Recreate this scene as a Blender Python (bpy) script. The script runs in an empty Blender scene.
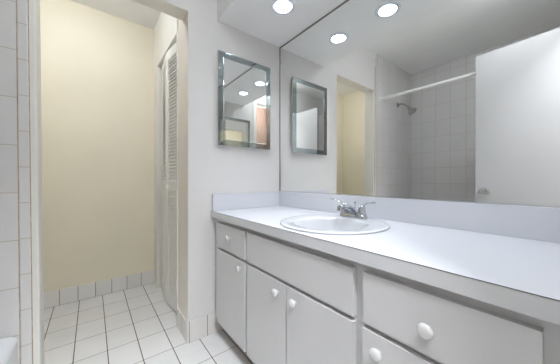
import bpy, bmesh, math, random
from mathutils import Vector, Matrix
random.seed(7)
sc = bpy.context.scene
COL = sc.collection
PI = math.pi

# ---------------------------------------------------------------- camera
cam_d = bpy.data.cameras.new('camera')
cam = bpy.data.objects.new('camera', cam_d)
COL.objects.link(cam)
cam_d.sensor_width = 36.0
cam_d.lens = 239.62 / 560 * 36
cam_d.shift_x = -0.0011
cam_d.shift_y = -0.0029
cam_d.clip_start = 0.01
cam.location = (0, 0, 0.992)
cam.rotation_euler = (PI / 2, 0, -0.6668)
sc.camera = cam

# ---------------------------------------------------------------- world, exposure
w = bpy.data.worlds.new('world')
sc.world = w
w.use_nodes = True
w.node_tree.nodes['Background'].inputs[0].default_value = (0.95, 0.97, 1.0, 1)
w.node_tree.nodes['Background'].inputs[1].default_value = 0.5
vs = sc.view_settings
vs.view_transform = 'Standard'
vs.look = 'None'
vs.gamma = 1.0
vs.use_curve_mapping = False
vs.exposure = 0.22
CAN_E = 150.0       # emission of the recessed lamps
WC_E = 30.0         # globe lamp in the toilet room
HALL_FILL_E = 180.0      # unseen hall lamp, added so fill light spills through the doorway
BATH_FILL_E = 31.0      # made-up bathroom ceiling lamp, added to lift the overall brightness

# ---------------------------------------------------------------- dimensions
W = 1.177          # mirror wall x
D = 1.50           # doorway wall y
XL = -1.125        # long shower wall x
YN = -0.035        # near wall y
CE = 2.455         # ceiling
SO = 2.046         # soffit underside
SX = 0.649         # soffit front x
D2 = 2.59          # far wall of the toilet room
HD = 2.03          # header height
OL, OR_ = -0.194, 0.464   # opening left, right

# ---------------------------------------------------------------- materials
def mat(name, col, rough=0.5, metal=0.0, spec=0.5, noise=0.0, nscale=6.0, bump=0.0, bscale=200.0, coat=0.0):
    m = bpy.data.materials.new(name)
    m.use_nodes = True
    nt = m.node_tree
    b = nt.nodes['Principled BSDF']
    b.inputs['Base Color'].default_value = (*col, 1)
    b.inputs['Roughness'].default_value = rough
    b.inputs['Metallic'].default_value = metal
    b.inputs['Specular IOR Level'].default_value = spec
    b.inputs['Coat Weight'].default_value = coat
    tc = nt.nodes.new('ShaderNodeTexCoord')
    if noise > 0:
        n = nt.nodes.new('ShaderNodeTexNoise'); n.inputs['Scale'].default_value = nscale
        n.inputs['Detail'].default_value = 4
        nt.links.new(tc.outputs['Object'], n.inputs['Vector'])
        r = nt.nodes.new('ShaderNodeMapRange')
        r.inputs[1].default_value = 0.3; r.inputs[2].default_value = 0.7
        r.inputs[3].default_value = 1 - noise; r.inputs[4].default_value = 1 + noise * 0.3
        nt.links.new(n.outputs['Fac'], r.inputs[0])
        mx = nt.nodes.new('ShaderNodeVectorMath'); mx.operation = 'SCALE'
        mx.inputs[0].default_value = col
        nt.links.new(r.outputs[0], mx.inputs['Scale'])
        nt.links.new(mx.outputs[0], b.inputs['Base Color'])
    if bump > 0:
        n2 = nt.nodes.new('ShaderNodeTexNoise'); n2.inputs['Scale'].default_value = bscale
        nt.links.new(tc.outputs['Object'], n2.inputs['Vector'])
        bp = nt.nodes.new('ShaderNodeBump'); bp.inputs['Strength'].default_value = bump
        bp.inputs['Distance'].default_value = 0.002
        nt.links.new(n2.outputs['Fac'], bp.inputs['Height'])
        nt.links.new(bp.outputs[0], b.inputs['Normal'])
    return m

def tile_mat(name, col, grout, ax, ay, ox, oy, tw, th, gx, gy, rough=0.25, var=0.04, grout2=None, dirt=0.0):
    """procedural tiles; ax, ay = object axes, ox, oy = phase, tw, th = tile size, gx, gy = joint widths"""
    m = bpy.data.materials.new(name)
    m.use_nodes = True
    nt = m.node_tree; N = nt.nodes; L = nt.links
    b = N['Principled BSDF']
    tc = N.new('ShaderNodeTexCoord'); sp = N.new('ShaderNodeSeparateXYZ')
    L.new(tc.outputs['Object'], sp.inputs[0])
    def M(op, a, c=None, d=None):
        n = N.new('ShaderNodeMath'); n.operation = op
        for i, v in enumerate((a, c, d)):
            if v is None: continue
            if isinstance(v, (int, float)): n.inputs[i].default_value = v
            else: L.new(v, n.inputs[i])
        return n.outputs[0]
    cells = []; masks = []
    for axis, o, t, g in ((ax, ox, tw, gx), (ay, oy, th, gy)):
        u = M('DIVIDE', M('SUBTRACT', sp.outputs[axis], o), t)
        cells.append(M('FLOOR', u))
        fr = M('FRACT', u)
        dist = M('MULTIPLY', M('SUBTRACT', 0.5, M('ABSOLUTE', M('SUBTRACT', fr, 0.5))), t)
        e = N.new('ShaderNodeMapRange'); e.inputs[1].default_value = g * 0.5 - 0.0006; e.inputs[2].default_value = g * 0.5 + 0.0006
        e.inputs[3].default_value = 1; e.inputs[4].default_value = 0
        L.new(dist, e.inputs[0]); masks.append(e.outputs[0])
    mask = M('MAXIMUM', masks[0], masks[1])
    cv = N.new('ShaderNodeCombineXYZ'); L.new(cells[0], cv.inputs[0]); L.new(cells[1], cv.inputs[1])
    wn = N.new('ShaderNodeTexWhiteNoise'); wn.noise_dimensions = '3D'; L.new(cv.outputs[0], wn.inputs['Vector'])
    s1 = M('ADD', M('MULTIPLY', wn.outputs['Value'], var), 1 - var)
    if dirt:
        n = N.new('ShaderNodeTexNoise'); n.inputs['Scale'].default_value = 9; n.inputs['Detail'].default_value = 5
        L.new(tc.outputs['Object'], n.inputs['Vector'])
        s1 = M('MULTIPLY', s1, M('SUBTRACT', 1.0, M('MULTIPLY', n.outputs['Fac'], dirt)))
    cs = N.new('ShaderNodeVectorMath'); cs.operation = 'SCALE'; cs.inputs[0].default_value = col
    L.new(s1, cs.inputs['Scale'])
    mx = N.new('ShaderNodeMix'); mx.data_type = 'RGBA'
    L.new(mask, mx.inputs[0]); L.new(cs.outputs[0], mx.inputs[6]); mx.inputs[7].default_value = (*grout, 1)
    L.new(mx.outputs[2], b.inputs['Base Color'])
    L.new(M('ADD', M('MULTIPLY', mask, 0.6), rough), b.inputs['Roughness'])
    bp = N.new('ShaderNodeBump'); bp.inputs['Strength'].default_value = 0.5; bp.inputs['Distance'].default_value = 0.001
    bp.invert = True
    L.new(mask, bp.inputs['Height']); L.new(bp.outputs[0], b.inputs['Normal'])
    return m

def emis(name, col, s):
    m = bpy.data.materials.new(name); m.use_nodes = True
    b = m.node_tree.nodes['Principled BSDF']
    b.inputs['Base Color'].default_value = (0.9, 0.9, 0.9, 1)
    b.inputs['Emission Color'].default_value = (*col, 1)
    b.inputs['Emission Strength'].default_value = s
    return m

M = {}
M['wall'] = mat('wall_paint', (0.77, 0.75, 0.725), 0.65, noise=0.03, nscale=3, bump=0.15, bscale=160)
M['wc'] = mat('cream_paint', (0.91, 0.845, 0.68), 0.5, noise=0.03, nscale=3, bump=0.12, bscale=160)
M['ceil'] = mat('ceiling_paint', (0.95, 0.94, 0.91), 0.75, noise=0.04, nscale=2.5, bump=0.25, bscale=120)
M['trim'] = mat('trim_paint', (0.82, 0.80, 0.74), 0.4, noise=0.02)
M['wcpale'] = mat('pale_cream_paint', (0.88, 0.86, 0.79), 0.5, noise=0.02)
M['reveal'] = mat('reveal_paint', (0.88, 0.83, 0.73), 0.5, noise=0.02)
M['louver'] = mat('louver_paint', (0.92, 0.91, 0.87), 0.4, noise=0.02)
M['door'] = mat('door_paint', (0.47, 0.465, 0.465), 0.35, noise=0.02)
M['cab'] = mat('cabinet_paint', (0.65, 0.64, 0.63), 0.32, noise=0.025, nscale=5, bump=0.06, bscale=90)
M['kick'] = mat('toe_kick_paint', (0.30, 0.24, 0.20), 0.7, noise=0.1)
M['lam'] = mat('white_laminate', (0.70, 0.71, 0.75), 0.3, noise=0.01)
M['nose'] = mat('counter_edge_laminate', (0.68, 0.68, 0.68), 0.4, noise=0.02)
M['porc'] = mat('white_porcelain', (0.66, 0.67, 0.69), 0.12, coat=0.3)
M['knob'] = mat('white_ceramic', (0.70, 0.69, 0.67), 0.14, coat=0.6)
M['chrome'] = mat('chrome', (0.58, 0.60, 0.63), 0.08, metal=1.0, noise=0.03)
M['nickel'] = mat('brushed_nickel', (0.52, 0.52, 0.50), 0.14, metal=1.0)
M['dark'] = mat('dark_gap', (0.06, 0.06, 0.06), 0.6)
M['mirror'] = mat('mirror_silver', (0.94, 0.95, 0.935), 0.0, metal=1.0)
M['channel'] = mat('mirror_channel_metal', (0.30, 0.28, 0.25), 0.35, metal=1.0)
M['rim_metal'] = mat('bright_channel_metal', (0.75, 0.76, 0.76), 0.25, metal=1.0)
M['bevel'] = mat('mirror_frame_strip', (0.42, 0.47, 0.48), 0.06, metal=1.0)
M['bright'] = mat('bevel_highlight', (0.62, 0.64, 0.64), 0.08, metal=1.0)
M['steel'] = mat('painted_steel', (0.80, 0.79, 0.76), 0.4)
M['tub'] = mat('tub_enamel', (0.86, 0.88, 0.91), 0.12, coat=0.4)
M['rod'] = mat('white_rod', (0.85, 0.85, 0.83), 0.3)
M['trimring'] = mat('lamp_trim', (0.80, 0.83, 0.88), 0.35)
M['reflector'] = mat('lamp_reflector', (0.45, 0.47, 0.50), 0.4)
M['lamp'] = emis('lamp_lens', (0.94, 0.99, 1.07), CAN_E)
M['wclamp'] = emis('wc_lamp_glass', (0.93, 0.98, 1.08), WC_E)
M['hallfill'] = emis('hall_fill_lamp', (0.95, 1.0, 1.08), HALL_FILL_E)
M['bathfill'] = emis('bath_fill_lamp', (0.93, 1.0, 1.09), BATH_FILL_E)
M['wood'] = mat('brown_wood', (0.115, 0.075, 0.055), 0.4, noise=0.2, nscale=4)
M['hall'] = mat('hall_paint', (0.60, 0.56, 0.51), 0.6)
M['floor'] = tile_mat('floor_tile', (0.90, 0.89, 0.88), (0.085, 0.055, 0.035), 0, 1, 0.071, 1.507, 0.1525, 0.2145, 0.0045, 0.003,
                      rough=0.22, var=0.05, dirt=0.10)
TC, TG = (0.77, 0.75, 0.73), (0.50, 0.42, 0.33)
M['tile_end'] = tile_mat('wall_tile_end', TC, TG, 0, 2, -0.238, 1.545, 0.159, 0.2018, 0.003, 0.003, rough=0.18, var=0.04, dirt=0.06)
M['tile_long'] = tile_mat('wall_tile_long', TC, TG, 1, 2, 1.349, 1.557, 0.1605, 0.2018, 0.003, 0.003, rough=0.18, var=0.04, dirt=0.06)
M['tile_trim'] = tile_mat('bullnose_tile', TC, TG, 0, 2, -5, 1.510, 9.0, 0.1535, 0.003, 0.003, rough=0.18, var=0.04, dirt=0.06)
BC, BG = (0.92, 0.90, 0.86), (0.26, 0.18, 0.10)
M['base_x'] = tile_mat('baseboard_tile', BC, BG, 0, 2, 0.023, -5, 0.1135, 9.0, 0.004, 0.003, rough=0.25, var=0.10, dirt=0.04)
M['base_near'] = tile_mat('baseboard_tile_near', (0.88, 0.85, 0.81), BG, 0, 2, 0.466, -5, 0.1135, 9.0, 0.004, 0.003, rough=0.25, var=0.06, dirt=0.05)
M['base_y'] = tile_mat('baseboard_tile_side', (0.88, 0.85, 0.81), BG, 1, 2, 1.49, -5, 0.1135, 9.0, 0.004, 0.003, rough=0.25, var=0.06, dirt=0.05)
M['seam'] = mat('laminate_seam', (0.16, 0.14, 0.13), 0.6)
M['grout'] = mat('grout_stain', (0.48, 0.38, 0.26), 0.8, noise=0.3, nscale=30)

# ---------------------------------------------------------------- helpers
OFF = {}
def link(name, bm, material, parent=None, smooth=False):
    bmesh.ops.recalc_face_normals(bm, faces=bm.faces[:])
    if parent is not None:
        bmesh.ops.translate(bm, vec=-OFF[parent.name], verts=bm.verts[:])
    me = bpy.data.meshes.new(name)
    bm.to_mesh(me); bm.free()
    mats = material if isinstance(material, (list, tuple)) else [material]
    for m in mats: me.materials.append(m)
    o = bpy.data.objects.new(name, me)
    COL.objects.link(o)
    if parent is not None:
        o.parent = parent
        OFF[o.name] = OFF[parent.name].copy()
    else:
        OFF[o.name] = Vector((0, 0, 0))
    if smooth:
        for p in me.polygons: p.use_smooth = True
        if smooth != 'all':
            try: me.set_sharp_from_angle(angle=math.radians(40))
            except Exception: pass
    return o

def thing(name, label, cat, loc, group=None, kind=None):
    o = bpy.data.objects.new(name, None)
    o.empty_display_size = 0.05
    COL.objects.link(o)
    o.location = loc
    OFF[o.name] = Vector(loc)
    if label: o['label'] = label
    if cat: o['category'] = cat
    if group: o['group'] = group
    if kind: o['kind'] = kind
    return o

def tag(o, label=None, cat=None, group=None):
    if label: o['label'] = label
    if cat: o['category'] = cat
    if group: o['group'] = group
    return o

def copy_tree(o, loc=None, parent=None):
    c = o.copy(); COL.objects.link(c)
    if parent is not None: c.parent = parent
    if loc is not None: c.location = loc
    for ch in list(o.children): copy_tree(ch, None, c)
    return c

def box(bm, x0, x1, y0, y1, z0, z1, bev=0.0, seg=2, mi=0):
    r = bmesh.ops.create_cube(bm, size=1)
    vs_ = r['verts']
    for v in vs_:
        v.co = Vector(((x0 + x1) / 2 + v.co.x * (x1 - x0), (y0 + y1) / 2 + v.co.y * (y1 - y0), (z0 + z1) / 2 + v.co.z * (z1 - z0)))
    fs = list({f for v in vs_ for f in v.link_faces})
    for f in fs: f.material_index = mi
    if bev > 0:
        es = list({e for v in vs_ for e in v.link_edges})
        bmesh.ops.bevel(bm, geom=es, offset=bev, segments=seg, affect='EDGES', profile=0.5)
    return vs_

def B(*boxes):
    bm = bmesh.new()
    for b in boxes:
        if isinstance(b[-1], dict): box(bm, *b[:-1], **b[-1])
        else: box(bm, *b)
    return bm

def rings(bm, loops, close=True, cap0=True, cap1=True):
    """loft list of point loops (same count)"""
    vr = [[bm.verts.new(p) for p in lp] for lp in loops]
    n = len(loops[0])
    for a, b in zip(vr[:-1], vr[1:]):
        for i in range(n if close else n - 1):
            j = (i + 1) % n
            bm.faces.new((a[i], a[j], b[j], b[i]))
    if cap0: bm.faces.new(list(reversed(vr[0])))
    if cap1: bm.faces.new(vr[-1])
    return vr

def basis(d):
    d = Vector(d).normalized()
    a = Vector((0, 0, 1)) if abs(d.z) < 0.9 else Vector((1, 0, 0))
    u = d.cross(a).normalized(); v = d.cross(u).normalized()
    return u, v

def lathe(bm, origin, axis, prof, n=28, cap0=True, cap1=True):
    o = Vector(origin); d = Vector(axis).normalized(); u, v = basis(d)
    loops = []
    for t, r in prof:
        loops.append([o + d * t + (u * math.cos(a) + v * math.sin(a)) * r for a in [2 * PI * i / n for i in range(n)]])
    return rings(bm, loops, True, cap0, cap1)

def tube(bm, pts, rad, n=14, flat=None):
    """sweep a (possibly flattened) circle along pts; rad = number or list"""
    pts = [Vector(p) for p in pts]
    if isinstance(rad, (int, float)): rad = [rad] * len(pts)
    loops = []
    pu = None
    for i, p in enumerate(pts):
        d = (pts[min(i + 1, len(pts) - 1)] - pts[max(i - 1, 0)]).normalized()
        if pu is None: u, v = basis(d)
        else:
            u = (pu - d * pu.dot(d)).normalized(); v = d.cross(u).normalized()
        pu = u
        ra = rad[i]; rb = ra if flat is None else ra * flat[i]
        loops.append([p + u * math.cos(a) * ra + v * math.sin(a) * rb for a in [2 * PI * k / n for k in range(n)]])
    rings(bm, loops)

def bez(pts, n=12):
    """Catmull-Rom through pts"""
    P = [Vector(p) for p in pts]; P = [2 * P[0] - P[1]] + P + [2 * P[-1] - P[-2]]
    out = []
    for i in range(1, len(P) - 2):
        for k in range(n):
            t = k / n
            a, b, c, d = P[i - 1], P[i], P[i + 1], P[i + 2]
            out.append(0.5 * ((2 * b) + (c - a) * t + (2 * a - 5 * b + 4 * c - d) * t * t + (3 * b - a - 3 * c + d) * t ** 3))
    out.append(P[-2]); return out

def struct(name, bm, m, smooth=False, parent=None):
    o = link(name, bm, m, parent, smooth)
    if parent is None: o['kind'] = 'structure'
    return o

def shear_left(bm, k=0.0088, x_ref=None):
    """the jamb and the tile edge are slightly out of plumb"""
    for v in bm.verts:
        v.co.x += (1.75 - v.co.z) * k

# ---------------------------------------------------------------- room shell
struct('floor', B((-1.3, 1.45, -0.95, D2 + 0.12, -0.06, 0.0)), M['floor'])
T = 0.115
struct('wall_right', B((W, W + 0.12, -0.95, D + T, 0, CE)), M['wall'])
struct('wall_left', B((XL - 0.12, XL, YN - 0.10, D, 0, CE)), M['tile_long'])

# doorway wall: left part, right part, header
bm = B((XL - 0.12, OL - 0.03, D, D + T, 0, CE))
struct('wall_back', bm, [M['wall']])
# painted jamb edge beside the tile, a little out of plumb
bm = B((-0.230, OL, D - 0.001, D + T, 0.0, HD, 0.007))
shear_left(bm)
struct('trim_1', bm, M['trim'])
bm = B((OR_, W, D, D + T, 0, CE), (OL - 0.03, OR_, D, D + T, HD, CE))
struct('wall_doorway', bm, M['wall'])
# stub of wall that carries on behind the doorway
struct('wall_stub', B((OR_, 0.60, D + T, 1.722, 0, CE)), M['wc'])
struct('trim_2', B((OR_ - 0.008, OR_ + 0.02, 1.722, 1.742, 0, CE, 0.003)), M['trim'])

# cream lining of the toilet room: the face of the doorway wall and jamb reveals
XW = 0.470
struct('trim_7', B((OL, OR_, D + 0.002, D + T - 0.002, HD - 0.003, HD + 0.001)), M['reveal'])
struct('trim_8', B((OR_ - 0.003, OR_ + 0.001, D + 0.002, 1.722, 0, HD - 0.003)), M['reveal'])
bm = B((XW, XW + 0.055, 2.42, D2, 0, CE), (XW, XW + 0.055, 1.742, 2.42, 2.036, CE))
struct('wall_closet', bm, M['wcpale'])
struct('wall_far', B((-1.2, 1.2, D2, D2 + 0.1, 0, CE)), M['wc'])
struct('wall_side', B((-1.17, -1.07, D + T, D2, 0, CE)), M['wc'])
struct('wall_inner', B((-1.07, OL - 0.03, D + T, D + T + 0.012, 0, CE)), M['wc'])
# linen closet behind the louvered doors
struct('wall_linen', B((1.0, 1.1, 1.615, D2, 0, CE)), M['wall'])
# ceilings
struct('ceiling', B((XL - 0.12, W + 0.12, YN - 0.1, D2 + 0.1, CE, CE + 0.08)), M['ceil'])

# soffit over the vanity with three round cut-outs
CANX = 0.907
CANS = [(CANX, 1.130), (CANX, 0.755), (CANX, 0.390)]
CR = 0.0605
bm = bmesh.new()
x0, x1, y0, y1 = SX, W, YN, D
ys = [y0, 0.5725, 0.9425, y1]
ys = [y0, (0.390 + 0.755) / 2, (0.755 + 1.130) / 2, y1]
cuts = {0: CANS[2], 1: CANS[1], 2: CANS[0]}
for k in range(3):
    cx_, cy_ = cuts[k]
    n = 48
    a0, a1 = ys[k], ys[k + 1]
    inner = []; outer = []
    for i in range(n):
        a = 2 * PI * (i + 0.5) / n
        inner.append(Vector((cx_ + CR * math.cos(a), cy_ + CR * math.sin(a), SO)))
        # ray to rectangle
        dx, dy = math.cos(a), math.sin(a)
        tx = ((x1 - cx_) / dx) if dx > 0 else ((x0 - cx_) / dx)
        ty = ((a1 - cy_) / dy) if dy > 0 else ((a0 - cy_) / dy)
        t = min(tx, ty)
        outer.append(Vector((cx_ + dx * t, cy_ + dy * t, SO)))
    vi = [bm.verts.new(p) for p in inner]; vo = [bm.verts.new(p) for p in outer]
    for i in range(n):
        j = (i + 1) % n
        bm.faces.new((vi[i], vi[j], vo[j], vo[i]))
        if abs(outer[i].x - outer[j].x) > 1e-6 and abs(outer[i].y - outer[j].y) > 1e-6:
            cxx = x1 if (outer[i].x + outer[j].x) / 2 > cx_ else x0
            cyy = a1 if (outer[i].y + outer[j].y) / 2 > cy_ else a0
            c = bm.verts.new((cxx, cyy, SO))
            bm.faces.new((vo[i], vo[j], c))
bmesh.ops.remove_doubles(bm, verts=bm.verts[:], dist=1e-5)
bm2 = bm
box(bm2, SX, SX + 0.012, YN, D, SO + 0.0004, CE)
struct('soffit', bm2, M['ceil'])

# near wall with the doorway the camera stands in
DL, DR, DH = -0.145, 0.452, 2.12
struct('wall_near', B((XL - 0.12, DL, YN - 0.1, YN, 0, CE), (DR, W, YN - 0.1, YN, 0, CE), (DL, DR, YN - 0.1, YN, DH, CE)), M['wall'])
bm = B((DR, DR + 0.06, YN, YN + 0.012, 0, DH + 0.06, 0.003), (DL, DR, YN, YN + 0.012, DH, DH + 0.06, 0.003))
struct('trim_3', bm, M['trim'])
# hall
struct('wall_hall', B((-1.3, 1.45, -0.95, -0.85, 0, CE), (-1.3, -1.2, -0.85, YN - 0.1, 0, CE)), M['hall'])
struct('ceiling_hall', B((-1.3, W + 0.12, -0.95, YN - 0.1, CE, CE + 0.08)), M['hall'])

# end wall tiles of the shower and bullnose edge
bm = B((XL, -0.252, D - 0.010, D, 0, CE))
for v in bm.verts:
    if v.co.x > -0.3: v.co.x += (1.75 - v.co.z) * 0.0075
struct('wall_shower', bm, M['tile_end'])
bm = B((-0.252, -0.219, D - 0.010, D, 0, 2.405, 0.004))
for v in bm.verts:
    v.co.x += (1.75 - v.co.z) * (0.0088 if v.co.x > -0.235 else 0.0075)
struct('trim_4', bm, M['tile_trim'])
bm = B((-0.2535, -0.2505, D - 0.0108, D - 0.009, 0.0, CE))
shear_left(bm, 0.0075)
struct('trim_5', bm, M['grout'])
bm = B((-0.2192, -0.2165, D - 0.006, D - 0.0005, 0.0, 2.3))
shear_left(bm)
struct('trim_6', bm, M['grout'])
# baseboards of tile
struct('baseboard_far', B((-1.07, XW, D2 - 0.010, D2, 0, 0.123, 0.002, {'seg': 1})), M['base_x'])
struct('baseboard_back', B((OR_ - 0.009, 0.71, D - 0.009, D, 0, 0.128, 0.002, {'seg': 1})), M['base_near'])
struct('baseboard_jamb', B((OR_ - 0.0115, OR_ - 0.003, D, 1.722, 0, 0.128, 0.002, {'seg': 1})), M['base_y'])

# ---------------------------------------------------------------- louvered folding door
door2 = thing('door_2', None, None, (0.515, 2.40, 0), kind='structure')
def louver_panel(p0, p1, knob_at=None):
    """panel between two plan points; slats slope down towards the room"""
    a = Vector((*p0, 0)); b = Vector((*p1, 0)); L_ = (b - a).length
    ex = (b - a) / L_; ey = Vector((-ex.y, ex.x, 0))
    if ey.x > 0: ey = -ey           # towards the room
    rot = Matrix((ex, ey, Vector((0, 0, 1)))).transposed()
    H = 2.022; z0 = 0.012; st = 0.036; th = 0.028
    bm = bmesh.new()
    def lb(u0, u1, w0, w1, za, zb, bev=0.002):
        vv = []
        t = bmesh.new(); box(t, u0, u1, w0, w1, za, zb, bev, 1)
        for v in t.verts: v.co = a + rot @ v.co
        me = bpy.data.meshes.new('t'); t.to_mesh(me); t.free(); bm.from_mesh(me); bpy.data.meshes.remove(me)
    lb(0.002, st, -th / 2, th / 2, z0, H); lb(L_ - st, L_ - 0.002, -th / 2, th / 2, z0, H)
    rails = [(z0, 0.125), (0.91, 0.985), (H - 0.075, H)]
    for r0, r1 in rails: lb(st, L_ - st, -th / 2, th / 2, r0, r1)
    for s0, s1 in ((0.125, 0.91), (0.985, H - 0.075)):
        n = int((s1 - s0) / 0.0255)
        pitch = (s1 - s0) / n
        for k in range(n):
            zc = s0 + (k + 0.5) * pitch
            t = bmesh.new(); box(t, st - 0.001, L_ - st + 0.001, -0.0175, 0.0175, -0.0035, 0.0035)
            for v in t.verts:
                c, s = math.cos(1.02), math.sin(1.02)
                y, z = v.co.y, v.co.z
                v.co = a + rot @ Vector((v.co.x, (y * c + z * s) * 0.9, zc + (-y * s + z * c)))
            me = bpy.data.meshes.new('t'); t.to_mesh(me); t.free(); bm.from_mesh(me); bpy.data.meshes.remove(me)
    o = link('louver_panel', bm, M['louver'], door2)
    if knob_at:
        bm = bmesh.new()
        p = a + rot @ Vector((knob_at[0], th / 2, knob_at[1]))
        lathe(bm, p, ey, [(-0.001, 0.008), (0.008, 0.007), (0.012, 0.013), (0.02, 0.014), (0.025, 0.009)], 16)
        link('knob', bm, M['louver'], o, True)
    return o
louver_panel((0.515, 2.405), (0.483, 2.090))
louver_panel((0.483, 2.085), (0.515, 1.770), (0.06, 0.945))

# ---------------------------------------------------------------- entry door (open, against the tub)
door1 = thing('door_1', None, None, (-0.148, -0.03, 0), kind='structure')
hx, hy = -0.146, -0.028
ex, ey_ = -0.190, 0.569
dv = Vector((ex - hx, ey_ - hy, 0)); DLn = dv.length; dv.normalize(); dn = Vector((dv.y, -dv.x, 0))   # dn faces the room (+x)
def dpt(u, wv, z): return Vector((hx, hy, 0)) + dv * u + dn * wv + Vector((0, 0, z))
bm = bmesh.new(); box(bm, 0, DLn, -0.035, 0, 0.01, 2.032, 0.0015, 1)
for v in bm.verts: v.co = dpt(*v.co)
leaf = link('door_leaf', bm, M['door'], door1)
for side in (1, -1):
    bm = bmesh.new()
    w0 = 0.0 if side == 1 else -0.035
    prof = [(0, 0.033), (0.004, 0.033), (0.008, 0.028), (0.010, 0.013), (0.026, 0.011), (0.031, 0.016), (0.040, 0.026), (0.050, 0.029), (0.060, 0.026), (0.066, 0.016), (0.068, 0.006)]
    lathe(bm, dpt(DLn - 0.06, w0, 0.900), dn * side, prof, 32)
    link('door_knob', bm, M['nickel'], leaf, True)
for z in (0.22, 1.02, 1.82):
    bm = bmesh.new(); lathe(bm, dpt(-0.004, 0.003, z - 0.045), (0, 0, 1), [(0, 0.006), (0.09, 0.006)], 12)
    link('hinge', bm, M['nickel'], door1, True)
bm = B((DLn - 0.0, DLn + 0.0015, -0.03, -0.006, 0.87, 0.93))
for v in bm.verts: v.co = dpt(*v.co)
link('latch_plate', bm, M['nickel'], leaf)

# brown wooden door across the hall
door3 = thing('door_3', None, None, (-0.45, -0.85, 0), kind='structure')
bm = B((-0.95, 0.02, -0.85, -0.815, 0.005, 2.36, 0.003)); wl = link('door_leaf', bm, M['wood'], door3)
bm = B((-1.02, -0.95, -0.85, -0.81, 0, 2.43, 0.003), (0.02, 0.09, -0.85, -0.81, 0, 2.43, 0.003), (-0.95, 0.02, -0.85, -0.81, 2.36, 2.43, 0.003))
link('door_frame', bm, M['trim'], door3)
bm = bmesh.new(); lathe(bm, (-0.05, -0.815, 0.95), (0, 1, 0), [(0, 0.03), (0.006, 0.028), (0.01, 0.012), (0.03, 0.012), (0.045, 0.027), (0.06, 0.02), (0.063, 0.006)], 24)
link('door_knob', bm, M['nickel'], wl, True)

# ---------------------------------------------------------------- vanity cabinet
FX = 0.6345; FR = 0.616        # face frame front, door front
van = thing('vanity_cabinet', 'long white painted vanity cabinet with round white knobs under the counter', 'cabinet', (0.90, 0.73, 0))
VZ0, VZ1 = 0.098, 0.752
VY0, VY1 = YN + 0.003, D - 0.011
bm = B((0.652, 0.668, VY0, VY1, VZ0, 0.752),          # closed front behind doors
       (0.668, W - 0.002, VY0, VY0 + 0.016, VZ0, VZ1), (0.668, W - 0.002, VY1 - 0.016, VY1, VZ0, VZ1),
       (0.668, W - 0.002, VY0, VY1, VZ0, VZ0 + 0.016), (W - 0.012, W - 0.002, VY0, VY1, VZ0, VZ1))
link('carcass', bm, M['cab'], van)
# face frame
def fy(y): return y * FR / 0.622
KS = 0.600 / FR
def ky(y): return fy(y) * KS
def kzz(z): return 0.992 + (fz(z) - 0.992) * KS
def fz(z): return 0.992 + z * FR / 0.622
rz_t = fz(-0.267); rz_b = fz(-0.414); dz_t = fz(-0.4300); dz_b = fz(-0.893)
stiles = [(VY0, fy(0.046) + 0.01), (fy(0.403) - 0.01, fy(0.427) + 0.01), (fy(0.745), fy(0.765)), (fy(1.068) - 0.01, fy(1.09) + 0.01), (fy(1.44) - 0.01, VY1)]
bm = bmesh.new()
zr = [(VZ0, dz_b + 0.012), (dz_t - 0.01, rz_b + 0.01), (rz_t - 0.010, 0.752)]
for i, (ya, yb) in enumerate(stiles):
    if i != 2: box(bm, FX, 0.652, ya, yb, VZ0, 0.752)
    else: box(bm, FX, 0.652, ya, yb, zr[0][1], zr[1][0])
for k, (za, zb) in enumerate(zr):
    for p, q in ((0, 1), (1, 3), (3, 4)):
        box(bm, FX, 0.652, stiles[p][1], stiles[q][0], za, zb)
link('face_frame', bm, M['cab'], van)
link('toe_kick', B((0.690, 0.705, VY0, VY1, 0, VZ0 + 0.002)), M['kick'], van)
def front(name, ya, yb, za, zb, knob=None):
    bm = bmesh.new(); box(bm, FR, FX - 0.0004, ya, yb, za, zb)
    es = [e for e in bm.edges if all(v.co.x < FR + 1e-4 for v in e.verts)]
    bmesh.ops.bevel(bm, geom=es, offset=0.0006, segments=1, affect='EDGES', profile=0.5)
    p = link(name, bm, M['cab'], van)
    if knob:
        bm = bmesh.new()
        prof = [(-0.0005, 0.010), (0.005, 0.0095), (0.008, 0.0120), (0.0105, 0.0160), (0.0135, 0.0178), (0.0165, 0.0175), (0.0195, 0.0155), (0.0220, 0.0115), (0.0235, 0.006), (0.0238, 0.0015)]
        lathe(bm, (FR, knob[0], knob[1]), (-1, 0, 0), prof, 28)
        link('knob', bm, M['knob'], p, 'all')
    return p
kz = kzz(-0.490)
front('drawer', fy(1.092), fy(1.440), rz_b, rz_t, (ky(1.300), kzz(-0.342)))
front('drawer', fy(0.046), fy(0.401), rz_b, rz_t, (ky(0.236), kzz(-0.360)))
front('false_front', fy(0.4355), fy(1.070), rz_b, rz_t)
front('door', fy(1.092), fy(1.440), dz_b, dz_t, (ky(1.172), kzz(-0.482)))
front('door', fy(0.758), fy(1.070), dz_b, dz_t, (ky(0.838), kz))
front('door', fy(0.4355), fy(0.752), dz_b, dz_t, (ky(0.720), kz))
front('door', fy(0.046), fy(0.404), dz_b, dz_t, (ky(0.364), kz))

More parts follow.
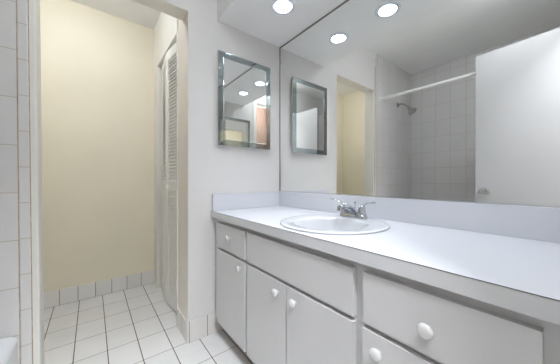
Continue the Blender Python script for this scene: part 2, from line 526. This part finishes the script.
# ---------------------------------------------------------------- countertop with sink cut-out
SKX, SKY = 0.872, 0.722
CT = 0.794
ct = thing('countertop', 'white laminate countertop running wall to wall over the vanity cabinet', 'countertop', (0.89, 0.73, 0.752))
bm = bmesh.new()
n = 64
CX0, CX1, CY0, CY1 = 0.606, W - 0.001, YN + 0.002, D - 0.001
def ray_rect(cx_, cy_, a):
    dx, dy = math.cos(a), math.sin(a)
    tx = ((CX1 - cx_) / dx) if dx > 0 else ((CX0 + 0.001 - cx_) / dx)
    ty = ((CY1 - cy_) / dy) if dy > 0 else ((CY0 - cy_) / dy)
    t = min(tx, ty); return (cx_ + dx * t, cy_ + dy * t)
corner = [math.atan2(cy - SKY, cx - SKX) for cx, cy in ((CX1, CY1), (CX0 + 0.001, CY1), (CX0 + 0.001, CY0), (CX1, CY0))]
ang = sorted([2 * PI * (i + 0.37) / n - PI for i in range(n)] + corner)
ci = [(SKX - 0.012 + 0.205 * math.cos(a), SKY + 0.195 * math.sin(a)) for a in ang]
co_ = [ray_rect(SKX, SKY, a) for a in ang]
ci = [(SKX + 0.205 * math.cos(a), SKY + 0.205 * math.sin(a)) for a in ang]
loops = [[Vector((x, y, CT)) for x, y in ci], [Vector((x, y, CT)) for x, y in co_], [Vector((x, y, CT - 0.018)) for x, y in co_], [Vector((x, y, CT - 0.018)) for x, y in ci], [Vector((x, y, CT)) for x, y in ci]]
rings(bm, loops, True, False, False)
bmesh.ops.remove_doubles(bm, verts=bm.verts[:], dist=1e-5)
top = link('counter_slab', bm, M['lam'], ct)
# nosing
bm = B((0.6045, 0.628, CY0, CY1, CT - 0.0410, CT - 0.0012, 0.0012, {'seg': 1}))
link('front_edge', bm, M['nose'], ct)
link('edge_seam', B((0.6040, 0.6062, CY0, CY1, CT - 0.0012, CT - 0.0001)), M['seam'], ct)
bm = B((W - 0.022, W - 0.001, CY0, D - 0.001, CT, 0.9035, 0.0015)); link('backsplash', bm, M['lam'], ct)
bm = B((0.612, W - 0.0225, D - 0.021, D - 0.001, CT, 0.9035, 0.0015)); link('sidesplash', bm, M['lam'], ct)

# ---------------------------------------------------------------- sink
sink = thing('sink', 'round white porcelain drop-in sink set in the white countertop', 'sink', (SKX, SKY, CT))
bm = bmesh.new(); n = 72
def ell(cx_, cy_, a, b, z): return [Vector((cx_ + a * math.cos(2 * PI * i / n), cy_ + b * math.sin(2 * PI * i / n), z)) for i in range(n)]
R = 0.243
bx_, by_ = SKX - 0.020, SKY
L_ = [ell(SKX, SKY, 0.200, 0.200, CT - 0.03), ell(SKX, SKY, 0.203, 0.203, CT + 0.0004), ell(SKX, SKY, R - 0.006, R - 0.006, CT + 0.0005), ell(SKX, SKY, R, R, CT + 0.003), ell(SKX, SKY, R - 0.003, R - 0.003, CT + 0.007),
      ell(SKX, SKY, R - 0.009, R - 0.009, CT + 0.009), ell(SKX, SKY, R - 0.022, R - 0.022, CT + 0.0075)]
for t, a, b, z in ((0, .180, .170, .0065), (1, .174, .158, .004), (1, .170, .153, -.004), (1, .167, .150, -.020), (1, .161, .145, -.060), (1, .148, .134, -.098), (1, .120, .108, -.122), (1, .065, .060, -.130), (1, .022, .022, -.132)):
    L_.append(ell(bx_ if t else (SKX + bx_) / 2, by_, a, b, CT + z))
vr = rings(bm, L_, True, False, True)
# underside of the bowl
L2 = [ell(bx_, by_, a, b, CT + z) for a, b, z in ((.180, .172, -.03), (.174, .166, -.060), (.160, .150, -.105), (.130, .120, -.132), (.030, .030, -.145))]
rings(bm, [ell(SKX, SKY, 0.200, 0.200, CT - 0.03)] + L2, True, False, True)
link('basin', bm, M['porc'], sink, 'all')
bm = bmesh.new(); lathe(bm, (bx_, by_, CT - 0.133), (0, 0, 1), [(0, 0.0235), (0.003, 0.0235), (0.0045, 0.020), (0.003, 0.014), (0.006, 0.013), (0.0075, 0.008)], 24)
link('drain', bm, M['chrome'], sink, True)
bm = bmesh.new(); lathe(bm, (bx_ - 0.150, by_, CT - 0.045), (1, 0, 0.35), [(-0.004, 0.009), (0.0025, 0.009), (0.003, 0.006)], 20)
link('overflow_ring', bm, M['chrome'], sink, True)

# ---------------------------------------------------------------- faucet
FXc, FYc = 1.060, 0.742; FZ0 = CT + 0.0092
fau = thing('faucet', 'chrome two-handle faucet with lever handles behind the sink', 'faucet', (FXc, FYc, FZ0))
bm = bmesh.new()
def stad(hl, hw, z, n=12):
    pts = []
    for i in range(n + 1): a = PI * i / n; pts.append(Vector((FXc + hw * math.cos(a), FYc + hl + hw * math.sin(a), z)))
    for i in range(n + 1): a = PI + PI * i / n; pts.append(Vector((FXc + hw * math.cos(a), FYc - hl + hw * math.sin(a), z)))
    return pts
rings(bm, [stad(.052, .026, FZ0), stad(.052, .026, FZ0 + .012), stad(.051, .022, FZ0 + .018)])
link('base_plate', bm, M['chrome'], fau, True)
bm = bmesh.new()
pts = bez([(FXc + 0.006, FYc, FZ0 + .020), (FXc - 0.012, FYc, FZ0 + .036), (FXc - 0.045, FYc, FZ0 + .052), (FXc - 0.082, FYc, FZ0 + .060), (FXc - 0.112, FYc, FZ0 + .056)], 6)
m_ = len(pts)
tube(bm, pts, [0.0215 - 0.009 * min(1, i / (m_ * 0.7)) for i in range(m_)], 18, [1.0 - 0.15 * i / m_ for i in range(m_)])
spout = link('spout', bm, M['chrome'], fau, True)
bm = bmesh.new(); lathe(bm, (FXc - 0.106, FYc, FZ0 + .062), (-0.2, 0, -1), [(0, 0.012), (0.018, 0.0125), (0.024, 0.0115), (0.025, 0.007)], 20)
link('aerator', bm, M['chrome'], spout, True)
bm = bmesh.new(); lathe(bm, (FXc + 0.018, FYc, FZ0 + .014), (0, 0, 1), [(0, .003), (.055, .003), (.056, .006), (.064, .006), (.066, .003)], 12)
link('pop_up_rod', bm, M['chrome'], fau, True)
for s in (1, -1):
    y = FYc + s * 0.051
    bm = bmesh.new()
    lathe(bm, (FXc, y, FZ0 + .015), (0, 0, 1), [(0, .0225), (.006, .0225), (.012, .0195), (.030, .018), (.040, .0165), (.050, .012), (.055, .005)], 24)
    hub = link('handle_hub', bm, M['chrome'], fau, True)
    bm = bmesh.new()
    pts = bez([(FXc, y - s * .004, FZ0 + .060), (FXc - .004, y + s * .02, FZ0 + .070), (FXc - .012, y + s * .048, FZ0 + .081), (FXc - .018, y + s * .078, FZ0 + .084)], 5)
    mm = len(pts)
    tube(bm, pts, [.012 - .004 * math.sin(PI * i / mm) for i in range(mm)], 14, [0.75 - 0.3 * i / mm for i in range(mm)])
    link('lever', bm, M['chrome'], hub, True)

# ---------------------------------------------------------------- wall mirror
wm = thing('wall_mirror', 'large frameless wall mirror over the backsplash up to the lamp soffit', 'mirror', (W, 0.73, 0.905))
MX = W - 0.006
link('mirror_glass', B((MX, W - 0.0005, YN + 0.004, D - 0.006, 0.9085, SO - 0.007)), M['mirror'], wm)
link('side_channel', B((MX - 0.003, W - 0.0005, D - 0.0068, D - 0.001, 0.905, SO - 0.001)), M['channel'], wm)
link('top_channel', B((MX - 0.003, W - 0.0005, YN + 0.004, D - 0.007, SO - 0.009, SO - 0.001)), M['channel'], wm)
link('bottom_channel', B((MX - 0.003, W - 0.0005, YN + 0.004, D - 0.007, 0.9042, 0.9125)), M['rim_metal'], wm)
bm = B((MX - 0.0045, MX - 0.003, D - 0.020, D - 0.0065, 1.915, 1.932, 0.001)); link('mirror_clip', bm, M['knob'], wm)

# ---------------------------------------------------------------- medicine cabinets
def med_cabinet(loc, label, facing=-1, group=None):
    """loc = lower left corner against the wall; front faces y*facing"""
    Wd, Hh, dp = 0.415, 0.615, 0.030
    t = thing('medicine_cabinet', label, 'medicine cabinet', loc, group)
    O = Vector(loc)
    def P(x, y, z): return O + Vector((x, facing * y, z))
    def bx2(bm, x0, x1, y0, y1, z0, z1, bev=0):
        ya, yb = sorted((O.y + facing * y0, O.y + facing * y1))
        box(bm, O.x + x0, O.x + x1, ya, yb, O.z + z0, O.z + z1, bev, 1)
    bm = bmesh.new(); bx2(bm, 0.008, Wd - 0.008, 0, dp - 0.010, 0.008, Hh - 0.008); link('cabinet_box', bm, M['steel'], t)
    bm = bmesh.new(); bx2(bm, 0, Wd, dp - 0.0095, dp - 0.004, 0, Hh); dr = link('cabinet_door', bm, M['steel'], t)
    fw = 0.036
    # inner mirror plate
    bm = bmesh.new(); bx2(bm, fw, Wd - fw, dp - 0.0045, dp - 0.0005, fw, Hh - fw); link('mirror_glass', bm, M['mirror'], dr)
    # mitred bevelled strips
    out = [(0, 0), (Wd, 0), (Wd, Hh), (0, Hh)]
    inn = [(fw, fw), (Wd - fw, fw), (Wd - fw, Hh - fw), (fw, Hh - fw)]
    for k in range(4):
        a, b = out[k], out[(k + 1) % 4]; c, d = inn[(k + 1) % 4], inn[k]
        bm = bmesh.new()
        yo, yi = dp + 0.0006, dp - 0.0001
        f = [bm.verts.new(P(*p)) for p in ((a[0], yo, a[1]), (b[0], yo, b[1]), (c[0], yi, c[1]), (d[0], yi, d[1]))]
        g = [bm.verts.new(P(*p)) for p in ((a[0], dp - .004, a[1]), (b[0], dp - .004, b[1]), (c[0], dp - .004, c[1]), (d[0], dp - .004, d[1]))]
        bm.faces.new(f); bm.faces.new(g[::-1])
        for i in range(4): j = (i + 1) % 4; bm.faces.new((f[j], f[i], g[i], g[j]))
        link('bevelled_strip', bm, M['bevel'], dr)
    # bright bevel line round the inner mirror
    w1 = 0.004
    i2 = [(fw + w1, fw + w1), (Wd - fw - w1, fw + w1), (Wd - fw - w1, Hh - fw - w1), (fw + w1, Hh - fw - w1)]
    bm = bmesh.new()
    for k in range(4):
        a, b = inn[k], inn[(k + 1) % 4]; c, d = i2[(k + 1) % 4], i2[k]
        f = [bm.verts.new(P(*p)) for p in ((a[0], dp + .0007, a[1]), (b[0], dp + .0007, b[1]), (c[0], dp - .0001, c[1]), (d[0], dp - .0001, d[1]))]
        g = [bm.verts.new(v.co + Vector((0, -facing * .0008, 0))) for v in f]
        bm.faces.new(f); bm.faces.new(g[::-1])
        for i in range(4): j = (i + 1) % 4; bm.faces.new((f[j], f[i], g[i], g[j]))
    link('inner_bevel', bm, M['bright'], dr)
    for x, z in ((.012, Hh - .012), (Wd - .012, Hh - .012), (.012, .012), (Wd - .012, .012), (.012, Hh * .74), (Wd * .5, Hh - .012)):
        bm = bmesh.new(); lathe(bm, P(x, dp - .004, z), (0, facing, 0), [(0, .0045), (.006, .0045), (.0075, .003)], 12)
        link('mirror_rosette', bm, M['nickel'], dr, True)
    # side hinges
    for z in (0.08, Hh - 0.10):
        bm = bmesh.new(); bx2(bm, Wd - 0.006, Wd + 0.004, 0.004, dp - 0.012, z, z + 0.03, 0.001); link('hinge', bm, M['steel'], t)
    return t
med_cabinet((0.643, D, 0.992 + 0.2315), 'silver mirrored medicine cabinet with grey mirror frame, between the doorway and the large mirror', -1)
med_cabinet((0.575, YN, 0.992 + 0.2315), 'second silver medicine cabinet, a small dark frame reflected inside the other cabinet', 1)

# ---------------------------------------------------------------- recessed lamps
can_labels = ['round recessed soffit lamp closer than its neighbours to the wall with the medicine cabinet',
              'middle one of the three round recessed soffit lamps, above the sink',
              'round recessed soffit lamp above the wide drawer, last in the row from the medicine cabinet']
ca = thing('recessed_lamp', can_labels[0], 'ceiling lamp', (CANS[0][0], CANS[0][1], SO), 'recessed lamps in the soffit')
o0 = (CANS[0][0], CANS[0][1])
bm = bmesh.new()
nn = 48
prof = [(-.0035, .0535), (-.005, .057), (-.005, .064), (-.0035, .0685), (-.0003, .070), (-.0003, .0535)]
loops = [[Vector((o0[0] + r * math.cos(2 * PI * i / nn), o0[1] + r * math.sin(2 * PI * i / nn), SO + z)) for i in range(nn)] for z, r in prof + [prof[0]]]
rings(bm, loops, True, False, False); bmesh.ops.remove_doubles(bm, verts=bm.verts[:], dist=1e-6)
link('trim_ring', bm, M['trimring'], ca, True)
bm = bmesh.new()
lathe(bm, (o0[0], o0[1], SO), (0, 0, 1), [(-.003, .0535), (.0, .0530), (.055, .047), (.090, .046), (.091, .049), (.054, .051), (.001, .0555), (-.003, .0535)], nn, False, False)
link('reflector', bm, M['reflector'], ca, True)
bm = bmesh.new()
lathe(bm, (o0[0], o0[1], SO + .0), (0, 0, 1), [(-.0060, .0510), (-.0060, .0560), (-.0030, .0560), (-.0030, .0510), (-.0060, .0510)], nn, False, False)
link('gasket', bm, M['dark'], ca, True)
bm = bmesh.new()
lathe(bm, (o0[0], o0[1], SO + .0), (0, 0, 1), [(.0740, .0430), (.0740, .0463), (.0770, .0463), (.0770, .0430), (.0740, .0430)], nn, False, False)
link('lens_ring', bm, M['nickel'], ca, True)
bm = bmesh.new(); lathe(bm, (o0[0], o0[1], SO), (0, 0, 1), [(.070, .010), (.0725, .030), (.0760, .0445), (.086, .0455), (.088, .02)], nn)
link('lens', bm, M['lamp'], ca, True)
for ch in ca.children:
    for v in ch.data.vertices: v.co.x *= 1.08; v.co.y *= 1.08
for lab, (x, y) in zip(can_labels[1:], CANS[1:]):
    c = copy_tree(ca, (x, y, SO)); c['label'] = lab

# ---------------------------------------------------------------- lamps out of frame
def dome(name, label, loc, r, m, drop=0.09):
    t = thing(name, label, 'ceiling lamp', loc)
    bm = bmesh.new(); lathe(bm, loc, (0, 0, -1), [(0.0005, r * .8), (.018, r * .85), (.022, r * .7)], 40)
    link('lamp_base', bm, M['steel'], t, True)
    bm = bmesh.new(); lathe(bm, loc, (0, 0, -1), [(.016, r * .7)] + [(.018 + (drop - .018) * math.sin(a), r * math.cos(a) + .001) for a in [i * PI / 2 / 10 for i in range(11)]], 40)
    link('lamp_shade', bm, m, t, True)
    return t
dome('ceiling_lamp', 'round glass ceiling lamp of the cream toilet room, its glow on the upper wall', (-0.18, 1.88, CE), 0.10, M['wclamp'], .10)
dome('ceiling_lamp', 'unseen round glass lamp added in the hall outside the door for fill light', (0.15, -0.45, CE), 0.15, M['hallfill'], .09)
dome('ceiling_lamp', 'unseen round glass lamp added between the tub and the vanity for fill light', (0.20, 0.30, CE), 0.12, M['bathfill'], .08)

# ---------------------------------------------------------------- bathtub
tub = thing('bathtub', 'white enamel bathtub against the tiled walls', 'bathtub', (-0.69, 0.73, 0))
TX0, TX1, TY0, TY1, TZ = XL + 0.002, -0.246, YN + 0.003, D - 0.012, 0.346
def rrect(x0, x1, y0, y1, r, z, k=8):
    pts = []
    for cx_, cy_, a0 in ((x1 - r, y1 - r, 0), (x0 + r, y1 - r, PI / 2), (x0 + r, y0 + r, PI), (x1 - r, y0 + r, 3 * PI / 2)):
        for i in range(k + 1):
            a = a0 + PI / 2 * i / k; pts.append(Vector((cx_ + r * math.cos(a), cy_ + r * math.sin(a), z)))
    return pts
bm = bmesh.new()
L_ = []
L_.append(rrect(TX0, TX1, TY0, TY1, .004, 0.0)); L_.append(rrect(TX0, TX1, TY0, TY1, .006, TZ - .035))
for a in (15, 35, 55, 75, 90):
    q = math.radians(a); ins = .034 * (1 - math.cos(q))
    L_.append(rrect(TX0 + ins * .2, TX1 - ins, TY0 + ins * .2, TY1 - ins * .35, .006 + ins * .6, TZ - .030 + .030 * math.sin(q)))
L_.append(rrect(TX0 + .06, TX1 - .075, TY0 + .09, TY1 - .09, .11, TZ))
L_.append(rrect(TX0 + .068, TX1 - .085, TY0 + .10, TY1 - .10, .12, TZ - .015))
L_.append(rrect(TX0 + .09, TX1 - .11, TY0 + .16, TY1 - .13, .13, .14))
L_.append(rrect(TX0 + .13, TX1 - .15, TY0 + .24, TY1 - .17, .12, .075))
L_.append(rrect(TX0 + .19, TX1 - .21, TY0 + .32, TY1 - .24, .10, .065))
rings(bm, L_)
link('tub_shell', bm, M['tub'], tub, True)
bm = bmesh.new(); lathe(bm, (-0.74, 1.18, .0645), (0, 0, 1), [(0, .03), (.003, .03), (.005, .024), (.003, .015)], 24)
link('drain', bm, M['chrome'], tub, True)

# ---------------------------------------------------------------- shower rod
RX, RZ = -0.320, 1.947
rod = thing('shower_rod', 'white shower curtain rod between the tiled walls above the tub', 'curtain rod', (RX, 0.73, RZ))
bm = bmesh.new(); lathe(bm, (RX, YN + .002, RZ - .024), (0, 1, .0158), [(0, .0155), (D - .012 - YN - .002, .0155)], 20); link('pole', bm, M['rod'], rod, True)
for y, s in ((D - .0105, -1), (YN + .0005, 1)):
    bm = bmesh.new(); lathe(bm, (RX, y, RZ - (0 if s < 0 else .024)), (0, s, 0), [(0, .024), (.006, .024), (.012, .018), (.026, .0175), (.027, .0156)], 24); link('flange', bm, M['rod'], rod, True)

# ---------------------------------------------------------------- shower head
SHX, SHZ = -0.752, 1.962
sh = thing('shower_fixture', 'chrome shower head on a bent arm from the tiled wall', 'shower head', (SHX, D - .01, SHZ))
YS = D - .0105
bm = bmesh.new(); lathe(bm, (SHX, YS, SHZ), (0, -1, 0), [(0, .034), (.004, .034), (.010, .026), (.014, .013)], 28); link('flange', bm, M['nickel'], sh, True)
bm = bmesh.new()
pts = bez([(SHX, YS - .004, SHZ), (SHX, YS - .05, SHZ + .002), (SHX, YS - .10, SHZ - .028), (SHX, YS - .135, SHZ - .070)], 6)
tube(bm, pts, .0105, 14); link('arm', bm, M['nickel'], sh, True)
bm = bmesh.new()
dd = Vector((0, -.62, -.78)).normalized(); o_ = Vector((SHX, YS - .128, SHZ - .062))
lathe(bm, o_, dd, [(0, .015), (.012, .019), (.024, .018), (.030, .022), (.050, .034), (.072, .048), (.080, .050), (.090, .049), (.092, .044), (.089, .030), (.090, .012)], 32)
head = link('shower_head', bm, M['nickel'], sh, True)
bm = bmesh.new()
lathe(bm, o_ + dd * .080, dd, [(0, .0502), (.001, .0525), (.006, .0525), (.007, .0502), (0, .0502)], 32, False, False); 
u_, v_ = basis(dd)
for i in range(6):
    a = i * PI / 3
    lathe(bm, o_ + dd * .0885 + (u_ * math.cos(a) + v_ * math.sin(a)) * .034, dd, [(0, .004), (.004, .003)], 8)
link('spray_ring', bm, M['chrome'], head, True)
bm = bmesh.new(); lathe(bm, o_ + dd * .060 + u_ * .040, u_, [(-.006, .004), (.014, .004), (.016, .002)], 10); link('spray_lever', bm, M['nickel'], head, True)
